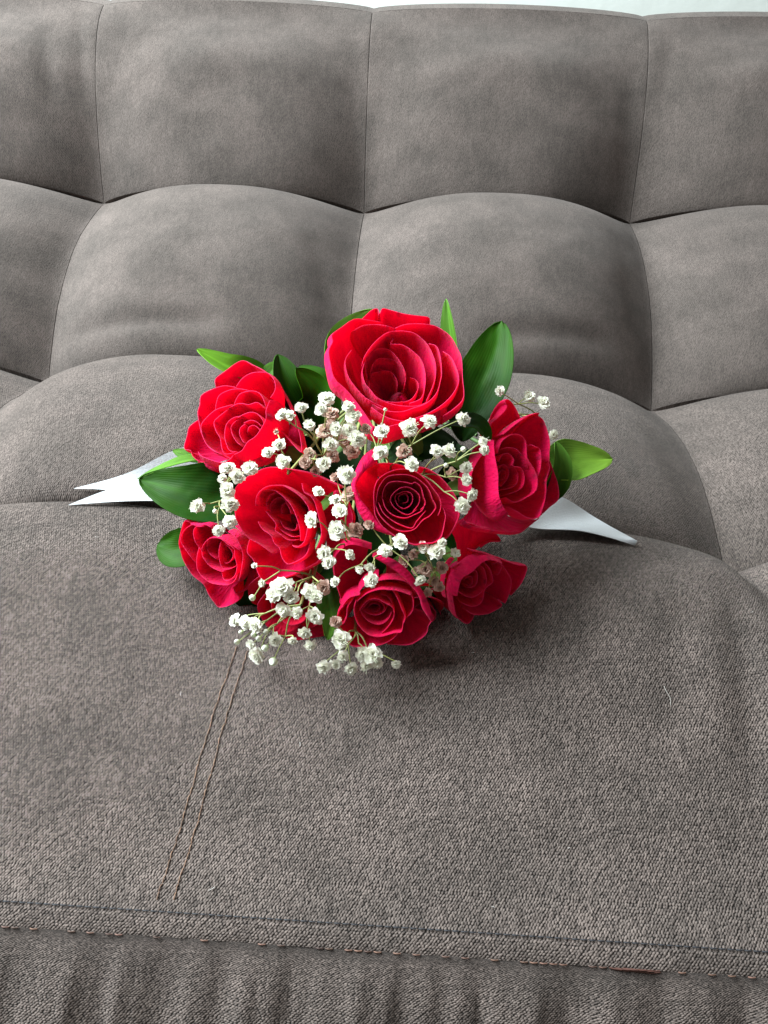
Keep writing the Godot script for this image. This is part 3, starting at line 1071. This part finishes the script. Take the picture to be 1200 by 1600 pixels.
	rose("shaded red rose under the bouquet, only its lower petals showing", 660, 965, 0.408, 0.0165, Vector3(0.25, -0.55, 1.0),
		{"seed": 1010, "count": 14, "tall": 1.6, "flare": 0.3, "curl": 0.2, "spin": 2.0})


# a pointed leaf along a line; side: direction the upper face looks to, fold: how far its halves are raised
func blade(line: Array, face: Vector3, half: float, fold: float, c0: Color, c1: Color, nu := 13, nv := 22, roll := 0.0, widest := 0.42) -> ArrayMesh:
	var p := PackedVector3Array()
	var col := PackedColorArray()
	var ph := rng.randf() * 40.0
	for j in nv:
		var t := float(j) / (nv - 1)
		var c := spline(line, t)
		var d := (spline(line, minf(t + 0.03, 1.0)) - spline(line, maxf(t - 0.03, 0.0))).normalized()
		var x := d.cross(face).normalized()
		var n := x.cross(d).normalized()
		var q := t / widest * 0.5 if t < widest else 0.5 + (t - widest) / (1.0 - widest) * 0.5
		var w := half * pow(sin(PI * clampf(q, 0.0, 1.0)), 0.85) + half * 0.02
		for i in nu:
			var s := 2.0 * i / (nu - 1) - 1.0
			var a := s * roll
			var off := x * (w * s) if absf(roll) < 0.01 else x * (w * sin(a) / roll) + n * (w * (1.0 - cos(a)) / roll)
			off += n * (fold * w * (absf(s) + 0.25 * s * s)) + n * (half * 0.07 * nz.get_noise_2d(t * 3.0 + ph, s * 1.2))
			p.append(c + off)
			var k := 1.0 + 0.10 * nz.get_noise_2d(s * 16.0 + ph, t * 1.5) + 0.30 * nz.get_noise_2d(t * 2.0 + ph, s * 2.0)
			var cc := c0.lerp(c1, smoothstep(0.2, 1.0, t)) * k
			if absf(s) < 0.01:
				cc = cc * 1.25
			cc.a = 1.0
			col.append(cc)
	return shell(p, nu, nv, 0.00035, col, c1 * 1.5)


# px: list of (x, y, depth) from foot to tip
func leaf(parent: Node3D, px: Array, face: Vector3, half_px: float, fold: float, c0: Color, c1: Color, roll := 0.0, widest := 0.42) -> void:
	var line := []
	for q in px:
		line.append(parent.transform.affine_inverse() * at(q[0], q[1], q[2] * NEAR))
	var d: float = px[px.size() / 2][2] * NEAR
	part("leaf", blade(line, way(face.x, face.y, face.z), half_px * d / F, fold, c0, c1, 13, 24, roll, widest), M.leaf, parent)


func sprig(label: String, x: float, y: float, d: float) -> Node3D:
	var foot := at(x, y, d)
	var t := thing("leaf_sprig", label, "leaves", foot, "green leaves round the roses")
	var inv := t.transform.affine_inverse()
	part("stem", tube_mesh([Vector3.ZERO, (inv * bind) * 0.5 + Vector3(0, 0.006, 0), inv * bind], 0.0011, 0.0014, 6, 10, Color(0.08, 0.16, 0.04)), M.stem, t)
	return t


func make_leaves() -> void:
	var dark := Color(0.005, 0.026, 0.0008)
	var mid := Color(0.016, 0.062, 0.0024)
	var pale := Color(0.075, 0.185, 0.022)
	var t := sprig("broad dark green leaf pair standing to the right of the top rose", 745, 680, 0.44)
	leaf(t, [[722, 690, 0.430], [735, 640, 0.426], [764, 575, 0.424], [784, 502, 0.430]], Vector3(-0.35, -0.1, 1), 44, 0.10, dark, mid, 0.5, 0.55)
	leaf(t, [[690, 668, 0.400], [722, 664, 0.392], [748, 668, 0.390], [766, 692, 0.390]], Vector3(0.1, 0.8, 0.6), 24, 0.3, dark, mid)
	var t1 := sprig("slim upright leaf tip poking up behind the top rose", 708, 640, 0.45)
	leaf(t1, [[712, 640, 0.440], [710, 590, 0.440], [705, 530, 0.440], [697, 467, 0.440]], Vector3(-0.7, 0.1, 0.8), 17, 0.5, mid, pale, 0.0, 0.5)
	var t2 := sprig("rounded leaf edge showing behind the left side of the top rose", 560, 600, 0.45)
	leaf(t2, [[575, 625, 0.430], [548, 580, 0.425], [540, 530, 0.425], [585, 484, 0.425]], Vector3(0.35, 0.2, 1), 34, 0.05, mid, pale)
	var t3 := sprig("bright green leaf pointing up left behind the upper left rose", 410, 600, 0.45)
	leaf(t3, [[430, 600, 0.440], [400, 588, 0.436], [355, 572, 0.432], [308, 546, 0.432]], Vector3(0.1, 0.8, 1), 26, 0.15, mid, Color(0.10, 0.24, 0.016), 0.4)
	leaf(t3, [[390, 640, 0.445], [410, 600, 0.440], [430, 575, 0.440], [450, 572, 0.445]], Vector3(0.2, 0.7, 1), 14, 0.2, mid, pale)
	var t4 := sprig("cluster of folded leaves between the upper left and top roses", 480, 690, 0.45)
	leaf(t4, [[490, 680, 0.430], [470, 640, 0.424], [448, 600, 0.420], [434, 554, 0.424]], Vector3(0.5, 0.4, 1), 34, 0.35, dark, mid, 0.3)
	leaf(t4, [[500, 700, 0.425], [500, 650, 0.420], [496, 610, 0.416], [462, 575, 0.412]], Vector3(-0.5, 0.3, 1), 32, 0.15, dark, mid, 0.5)
	leaf(t4, [[515, 670, 0.430], [512, 630, 0.428], [500, 590, 0.426], [468, 572, 0.430]], Vector3(0.1, 0.9, 0.8), 22, 0.2, mid, mid)
	var t5 := sprig("large dark green leaf over the left ribbon tail", 390, 770, 0.44)
	leaf(t5, [[395, 778, 0.420], [345, 776, 0.414], [285, 768, 0.412], [218, 748, 0.418]], Vector3(0.0, 0.35, 1), 50, 0.05, dark, mid, 0.5, 0.45)
	leaf(t5, [[345, 725, 0.430], [305, 718, 0.424], [262, 728, 0.420], [215, 748, 0.419]], Vector3(0.0, 0.95, 0.5), 14, 0.2, pale, pale)
	leaf(t5, [[330, 715, 0.440], [300, 712, 0.438], [270, 704, 0.440]], Vector3(0.0, 0.5, 1), 12, 0.1, mid, pale)
	var t6 := sprig("small green leaf at the lower left beside the half open rose", 330, 860, 0.45)
	leaf(t6, [[345, 850, 0.43], [315, 852, 0.425], [280, 858, 0.425], [246, 852, 0.43]], Vector3(-0.2, 0.3, 1), 32, 0.1, mid, mid, 0.4, 0.65)
	var t7 := sprig("light green curled leaf pointing right beside the right rose", 820, 735, 0.45)
	leaf(t7, [[835, 735, 0.424], [870, 728, 0.422], [905, 722, 0.424], [957, 717, 0.430]], Vector3(0.1, 0.5, 1), 37, 0.12, pale, Color(0.15, 0.28, 0.03), 0.5, 0.5)
	leaf(t7, [[845, 790, 0.420], [866, 760, 0.415], [876, 725, 0.412], [868, 690, 0.414]], Vector3(0.3, 0.1, 1), 20, 0.15, mid, pale, 0.6)
	var t8 := sprig("small upright leaf among the baby's breath left of the bottom rose", 515, 920, 0.43)
	leaf(t8, [[512, 905, 0.400], [514, 935, 0.392], [518, 965, 0.390], [512, 1000, 0.394]], Vector3(-0.2, -0.2, 1), 19, 0.3, mid, pale, 0.0)
	var t9 := sprig("leaf tip peeping from under the lower right rose", 730, 940, 0.45)
	leaf(t9, [[715, 945, 0.425], [740, 955, 0.420], [758, 962, 0.420], [772, 966, 0.425]], Vector3(0.1, 0.4, 1), 13, 0.1, mid, pale)
	var t10 := sprig("added dark filler leaves deep in the gaps between the roses", 660, 720, 0.46)  # unseen leaves, added so the gaps between the roses look dark
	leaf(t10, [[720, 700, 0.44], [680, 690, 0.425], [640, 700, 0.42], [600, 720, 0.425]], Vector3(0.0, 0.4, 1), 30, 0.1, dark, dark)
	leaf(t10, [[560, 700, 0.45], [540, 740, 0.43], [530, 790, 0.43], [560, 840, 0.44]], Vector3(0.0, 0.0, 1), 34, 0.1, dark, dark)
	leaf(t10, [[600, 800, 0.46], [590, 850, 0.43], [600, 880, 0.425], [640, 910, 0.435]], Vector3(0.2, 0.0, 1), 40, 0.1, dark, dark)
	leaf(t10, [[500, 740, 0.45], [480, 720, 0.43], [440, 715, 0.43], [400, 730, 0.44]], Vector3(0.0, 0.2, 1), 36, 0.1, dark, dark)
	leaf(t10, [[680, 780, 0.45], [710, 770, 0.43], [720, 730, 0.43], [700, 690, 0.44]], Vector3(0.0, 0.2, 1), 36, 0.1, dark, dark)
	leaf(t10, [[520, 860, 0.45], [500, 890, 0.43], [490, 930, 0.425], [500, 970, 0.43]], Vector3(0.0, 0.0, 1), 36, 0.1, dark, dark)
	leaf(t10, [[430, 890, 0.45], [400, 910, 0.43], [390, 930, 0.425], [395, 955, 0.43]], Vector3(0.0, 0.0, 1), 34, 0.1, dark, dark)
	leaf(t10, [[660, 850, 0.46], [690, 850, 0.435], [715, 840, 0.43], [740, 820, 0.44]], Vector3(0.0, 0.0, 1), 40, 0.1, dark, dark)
	var t11 := sprig("added dark filler leaf deep in the gap right of the bottom rose", 690, 900, 0.46)  # one more added leaf, there to keep this gap dark
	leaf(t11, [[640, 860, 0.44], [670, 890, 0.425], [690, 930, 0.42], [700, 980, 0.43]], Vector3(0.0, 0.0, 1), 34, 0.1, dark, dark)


func strip(line: Array, widths: Array, notch: float, up: Array) -> ArrayMesh:
	var nu := 9
	var nv := 26
	var p := PackedVector3Array()
	var col := PackedColorArray()
	for j in nv:
		var t := float(j) / (nv - 1)
		for i in nu:
			var s := 2.0 * i / (nu - 1) - 1.0
			var cut := notch * (1.0 - absf(s))
			var tt := t * (1.0 - cut)
			var a := spline(line, tt)
			var b := spline(widths, tt)
			var q := a.lerp(b, (s + 1.0) * 0.5)
			q += Vector3(0, 0.0012 * sin(tt * 9.0 + s * 1.5), 0)
			p.append(q)
			col.append(Color.WHITE)
	return shell(p, nu, nv, 0.0003, col, Color.WHITE)


func lifted(pts: Array, lift: Array) -> Array:
	var out := []
	for i in pts.size():
		var p: Vector3 = on_seat(pts[i][0], pts[i][1], lift[i])
		out.append(p)
	return out


func make_ribbon() -> void:
	var t := thing("ribbon", "white satin ribbon tied round the stems, two tails spread sideways", "ribbon", bind)
	var inv := t.transform.affine_inverse()
	var tail := func(a: Array, b: Array, la: Array, lb: Array, notch: float) -> void:
		var top := lifted(a, la)
		var low := lifted(b, lb)
		for i in top.size():
			top[i] = inv * top[i]
			low[i] = inv * low[i]
		part("ribbon_tail", strip(top, low, notch, []), M.ribbon, t)
	tail.call([[330, 690], [275, 705], [200, 736], [116, 766]], [[400, 775], [330, 780], [225, 785], [106, 787]], [0.02, 0.016, 0.010, 0.004], [0.012, 0.008, 0.004, 0.002], 0.20)
	tail.call([[800, 770], [868, 776], [930, 806], [995, 848]], [[760, 810], [832, 822], [905, 832], [993, 850]], [0.02, 0.014, 0.008, 0.005], [0.016, 0.008, 0.005, 0.003], 0.0)
	# the wrapped handle
	var back := inv * (bind + way(0.0, 0.05, -1.0) * 0.07)
	back.y = maxf(back.y, 0.0)
	part("handle_wrap", tube_mesh([Vector3(0, 0, 0.02), Vector3.ZERO, back * 0.5, back], 0.014, 0.015, 16, 8), M.ribbon, t)


# ------------------------------------------------------------------ baby's breath

func blossom_mesh(seed_: int, r: float, white: Color, opened: float) -> ArrayMesh:
	var g := gather()
	var q := RandomNumberGenerator.new()
	q.seed = seed_
	# ruffled petals in rings, the flower opening along +y
	for ring in 5:
		var n: int = [10, 9, 8, 6, 5][ring]
		var lean: float = [1.30, 0.98, 0.66, 0.36, 0.10][ring] * opened
		var ln: float = r * [1.05, 1.03, 1.0, 0.96, 0.90][ring]
		for k in n:
			var a := TAU * (k + q.randf_range(-0.25, 0.25)) / n + ring * 0.4
			var b := Basis(Vector3.UP, a)
			var le := lean + q.randf_range(-0.22, 0.22)
			var l := ln * q.randf_range(0.68, 1.18)
			var wd := r * q.randf_range(0.40, 0.58)
			var first: int = g.v.size()
			var c := white * q.randf_range(0.93, 1.04)
			c.a = 1.0
			var pts := PackedVector3Array()
			for j in 4:
				var t := j / 3.0
				var bend := le * (0.55 + 0.6 * t)
				var d := Vector3(0, cos(bend), sin(bend)) * l * t
				var w: float = wd * [0.22, 0.70, 0.95, 0.50][j]
				for i in 3:
					var s := i - 1.0
					var ruf := Vector3(0, q.randf_range(-0.09, 0.09), q.randf_range(-0.09, 0.09)) * r * t
					pts.append(b * (d + Vector3(s * w, -0.10 * r * t * (1.0 - absf(s)), 0) + ruf))
			var nn := grid_normals(pts, 3, 4)
			for m in 12:
				g.v.append(pts[m])
				g.n.append(nn[m])
				g.uv.append(Vector2(m % 3, m / 3))
				g.c.append(c)
			grid_index(g.ix, 3, 4, first, true)
	# the green cup behind
	tube(g, [Vector3(0, -r * 0.55, 0), Vector3(0, -r * 0.25, 0), Vector3(0, r * 0.1, 0)], r * 0.10, r * 0.34, 7, 3, Color(0.30, 0.42, 0.16))
	if opened > 1.05:
		for k in 5:
			var a2 := q.randf() * TAU
			var o := Vector3(sin(a2) * 0.5, 0.9, cos(a2) * 0.5)
			tube(g, [Vector3(0, r * 0.3, 0), o * r * 0.9, o * r * 1.35 + Vector3(sin(a2), 0, cos(a2)) * r * 0.2], r * 0.03, r * 0.025, 4, 3, Color(0.75, 0.8, 0.6))
	return gathered(g)


func bud_mesh(r: float) -> ArrayMesh:
	var g := gather()
	tube(g, [Vector3(0, -r, 0), Vector3(0, -r * 0.72, 0)], r * 0.15, r * 0.62, 9, 2, Color(0.28, 0.42, 0.14))
	tube(g, [Vector3(0, -r * 0.72, 0), Vector3(0, -r * 0.1, 0)], r * 0.62, r * 0.92, 9, 3, Color(0.42, 0.56, 0.25))
	tube(g, [Vector3(0, -r * 0.1, 0), Vector3(0, r * 0.5, 0)], r * 0.92, r * 0.72, 9, 3, Color(0.80, 0.84, 0.68))
	tube(g, [Vector3(0, r * 0.5, 0), Vector3(0, r * 0.85, 0)], r * 0.72, r * 0.08, 9, 3, Color(0.84, 0.86, 0.76))
	return gathered(g)


var kinds := {}

func dome(x: float, y: float) -> float:                 # depth of the bouquet's domed front
	var dx := (x - 585.0) * 0.39 / F
	var dy := (y - 780.0) * 0.39 / F
	return 0.94 * 0.462 - NEAR * sqrt(maxf(0.0001, 0.108 * 0.108 - (dx * dx + dy * dy) * 0.80))


# heads: (x, y, radius in pixels, kind) kind 0 white, 1 darker and pinkish, further in, 2 bud; lift moves the whole spray towards the lens
func spray(label: String, hub: Array, lift: float, heads: Array) -> void:
	var hd := dome(hub[0], hub[1])
	var root := at(hub[0], hub[1], hd + hub[2])
	var t := thing("gypsophila_spray", label, "baby's breath", root, "baby's breath sprays between the roses")
	var inv := t.transform.affine_inverse()
	var green := Color(0.24, 0.27, 0.09)
	part("stem", tube_mesh([Vector3.ZERO, (inv * bind) * 0.45 + Vector3(0, 0.004, 0), inv * bind], 0.0007, 0.0010, 6, 10, green), M.stem, t)
	# a few forks, each carrying the heads nearest to it
	var forks := []
	for k in range(0, heads.size(), 3):
		var h = heads[k]
		var fx: float = lerpf(hub[0], h[0], 0.55)
		var fy: float = lerpf(hub[1], h[1], 0.55)
		var p := at(fx, fy, dome(fx, fy) + 0.009 - lift * 0.8)
		forks.append(p)
		part("branch", tube_mesh([Vector3.ZERO, (inv * p) * 0.5 + Vector3(rng.randf_range(-0.002, 0.002), 0.001, 0), inv * p], 0.00046, 0.00034, 5, 6, green * rng.randf_range(0.8, 1.15)), M.stem, t)
	for k in heads.size():
		var h = heads[k]
		var kind: int = h[3]
		var d := dome(h[0], h[1]) - lift + rng.randf_range(-0.004, 0.004) + (0.016 if kind == 1 else 0.0)
		var p := at(h[0], h[1], d)
		var fork: Vector3 = forks[0]
		for q in forks:
			if q.distance_to(p) < fork.distance_to(p):
				fork = q
		var r: float = h[2] * d / F
		var look := ((p - root).normalized() * 0.6 + way(rng.randf_range(-0.5, 0.5), rng.randf_range(-0.35, 0.5), 1.0) * 0.75).normalized()
		var b := frame(look, rng.randf() * TAU)
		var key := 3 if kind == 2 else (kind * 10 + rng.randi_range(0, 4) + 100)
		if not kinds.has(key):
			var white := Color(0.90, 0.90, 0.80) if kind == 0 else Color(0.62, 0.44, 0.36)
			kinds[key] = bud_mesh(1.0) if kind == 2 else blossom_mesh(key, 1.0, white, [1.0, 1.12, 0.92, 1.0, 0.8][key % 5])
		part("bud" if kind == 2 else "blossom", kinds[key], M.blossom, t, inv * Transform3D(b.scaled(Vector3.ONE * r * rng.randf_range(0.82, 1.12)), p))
		var foot := p - look * r * 0.5
		var bow := (fork + foot) * 0.5 + Vector3(rng.randf_range(-0.0015, 0.0015), 0.001, 0.0)
		part("stalk", tube_mesh([inv * fork, inv * bow, inv * foot], 0.00031, 0.00025, 5, 6, green * rng.randf_range(0.8, 1.3)), M.stem, t)


func make_gypsophila() -> void:
	spray("dense baby's breath cluster left below the top rose", [505, 712, 0.02], 0.004, [
		[510, 625, 12, 0], [502, 641, 12, 0], [517, 648, 13, 1], [544, 636, 10, 0], [551, 651, 11, 0], [525, 670, 12, 0], [545, 672, 12, 0], [507, 675, 14, 1], [557, 687, 13, 0],
		[517, 694, 13, 0], [534, 690, 12, 1], [550, 706, 12, 1], [485, 665, 9, 0], [485, 710, 11, 1], [506, 724, 13, 0], [478, 722, 12, 1], [520, 712, 10, 1], [495, 735, 9, 1]])
	spray("small baby's breath twig right of the upper left rose", [492, 690, 0.014], 0.008, [
		[440, 649, 10, 0], [454, 649, 10, 0], [471, 637, 11, 0], [481, 664, 9, 0]])
	spray("baby's breath strung along the lower edge of the top rose", [610, 740, 0.02], 0.012, [
		[572, 671, 9, 1], [596, 674, 11, 0], [639, 669, 13, 0], [670, 659, 12, 0], [722, 655, 12, 0], [595, 707, 11, 0], [631, 706, 12, 1], [643, 727, 12, 0], [602, 640, 4, 2]])
	spray("baby's breath spray in front of the left side of the right rose", [660, 742, 0.012], 0.010, [
		[682, 705, 12, 0], [701, 705, 14, 0], [724, 702, 5, 2], [755, 704, 9, 0], [754, 690, 8, 0], [727, 731, 10, 0], [728, 749, 10, 0], [705, 741, 9, 1], [735, 773, 12, 0], [722, 790, 12, 0], [697, 727, 4, 2]])
	spray("baby's breath rising behind the top of the right rose", [846, 655, 0.05], -0.026, [
		[781, 612, 9, 0], [827, 620, 9, 0], [849, 630, 11, 0], [781, 640, 8, 1], [864, 679, 8, 0]])
	spray("four baby's breath heads between the upper and middle left roses", [450, 740, 0.012], 0.004, [
		[437, 696, 13, 0], [420, 707, 12, 0], [442, 722, 12, 0], [432, 675, 5, 1]])
	spray("baby's breath clump at the left end, against the large dark leaf", [352, 782, 0.014], 0.006, [
		[355, 732, 11, 0], [370, 744, 13, 0], [390, 733, 11, 0], [347, 748, 9, 0], [356, 767, 12, 0], [359, 789, 13, 0], [336, 799, 5, 2], [359, 814, 10, 0], [342, 828, 10, 0], [309, 791, 12, 0]])
	spray("baby's breath in the gap between middle left and centre roses", [545, 850, 0.016], 0.008, [
		[540, 743, 13, 0], [498, 769, 11, 0], [525, 747, 9, 1], [525, 782, 9, 0], [532, 798, 11, 0], [546, 774, 12, 1], [489, 813, 14, 0], [526, 829, 14, 0], [554, 830, 13, 1], [506, 864, 12, 0], [514, 878, 12, 0], [547, 867, 9, 0]])
	spray("baby's breath arching above the bottom rose", [612, 850, 0.014], 0.010, [
		[602, 860, 12, 0], [626, 848, 12, 0], [578, 886, 9, 0], [562, 889, 8, 0], [580, 906, 11, 0], [578, 819, 9, 1], [524, 909, 8, 0], [656, 906, 9, 0]])
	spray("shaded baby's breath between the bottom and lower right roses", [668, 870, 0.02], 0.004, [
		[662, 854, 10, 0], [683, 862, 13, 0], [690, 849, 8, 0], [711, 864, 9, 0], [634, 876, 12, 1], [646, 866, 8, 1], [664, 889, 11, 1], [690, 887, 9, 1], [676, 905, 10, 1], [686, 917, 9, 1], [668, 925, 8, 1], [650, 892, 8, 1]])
	spray("thick baby's breath clump over the half hidden lower left rose", [490, 900, 0.014], 0.012, [
		[441, 918, 15, 0], [455, 932, 14, 0], [430, 930, 14, 0], [444, 952, 12, 0], [484, 924, 13, 0], [494, 932, 12, 0], [505, 917, 11, 1], [465, 957, 9, 0], [493, 962, 15, 0], [478, 986, 13, 0], [485, 1007, 10, 0], [410, 910, 8, 0], [398, 884, 5, 0], [394, 934, 7, 2]])
	spray("loose baby's breath sprig with buds trailing onto the seat", [470, 945, 0.006], 0.014, [
		[369, 969, 10, 0], [386, 973, 11, 0], [401, 976, 11, 0], [376, 988, 5, 2], [370, 1003, 5, 2], [396, 992, 6, 2], [404, 998, 6, 2], [415, 988, 6, 2], [431, 999, 10, 0], [393, 1006, 9, 0], [403, 1023, 14, 0], [414, 1013, 6, 2], [427, 1034, 7, 2], [458, 999, 8, 0]])
	spray("baby's breath hanging under the bottom rose onto the seat", [555, 985, 0.008], 0.013, [
		[532, 999, 13, 0], [506, 1040, 12, 0], [525, 1037, 8, 0], [536, 1024, 10, 0], [549, 1043, 11, 0], [525, 972, 9, 1], [565, 1022, 14, 0], [581, 1022, 14, 0], [572, 1038, 11, 0], [589, 1035, 10, 0], [618, 1036, 10, 0]])
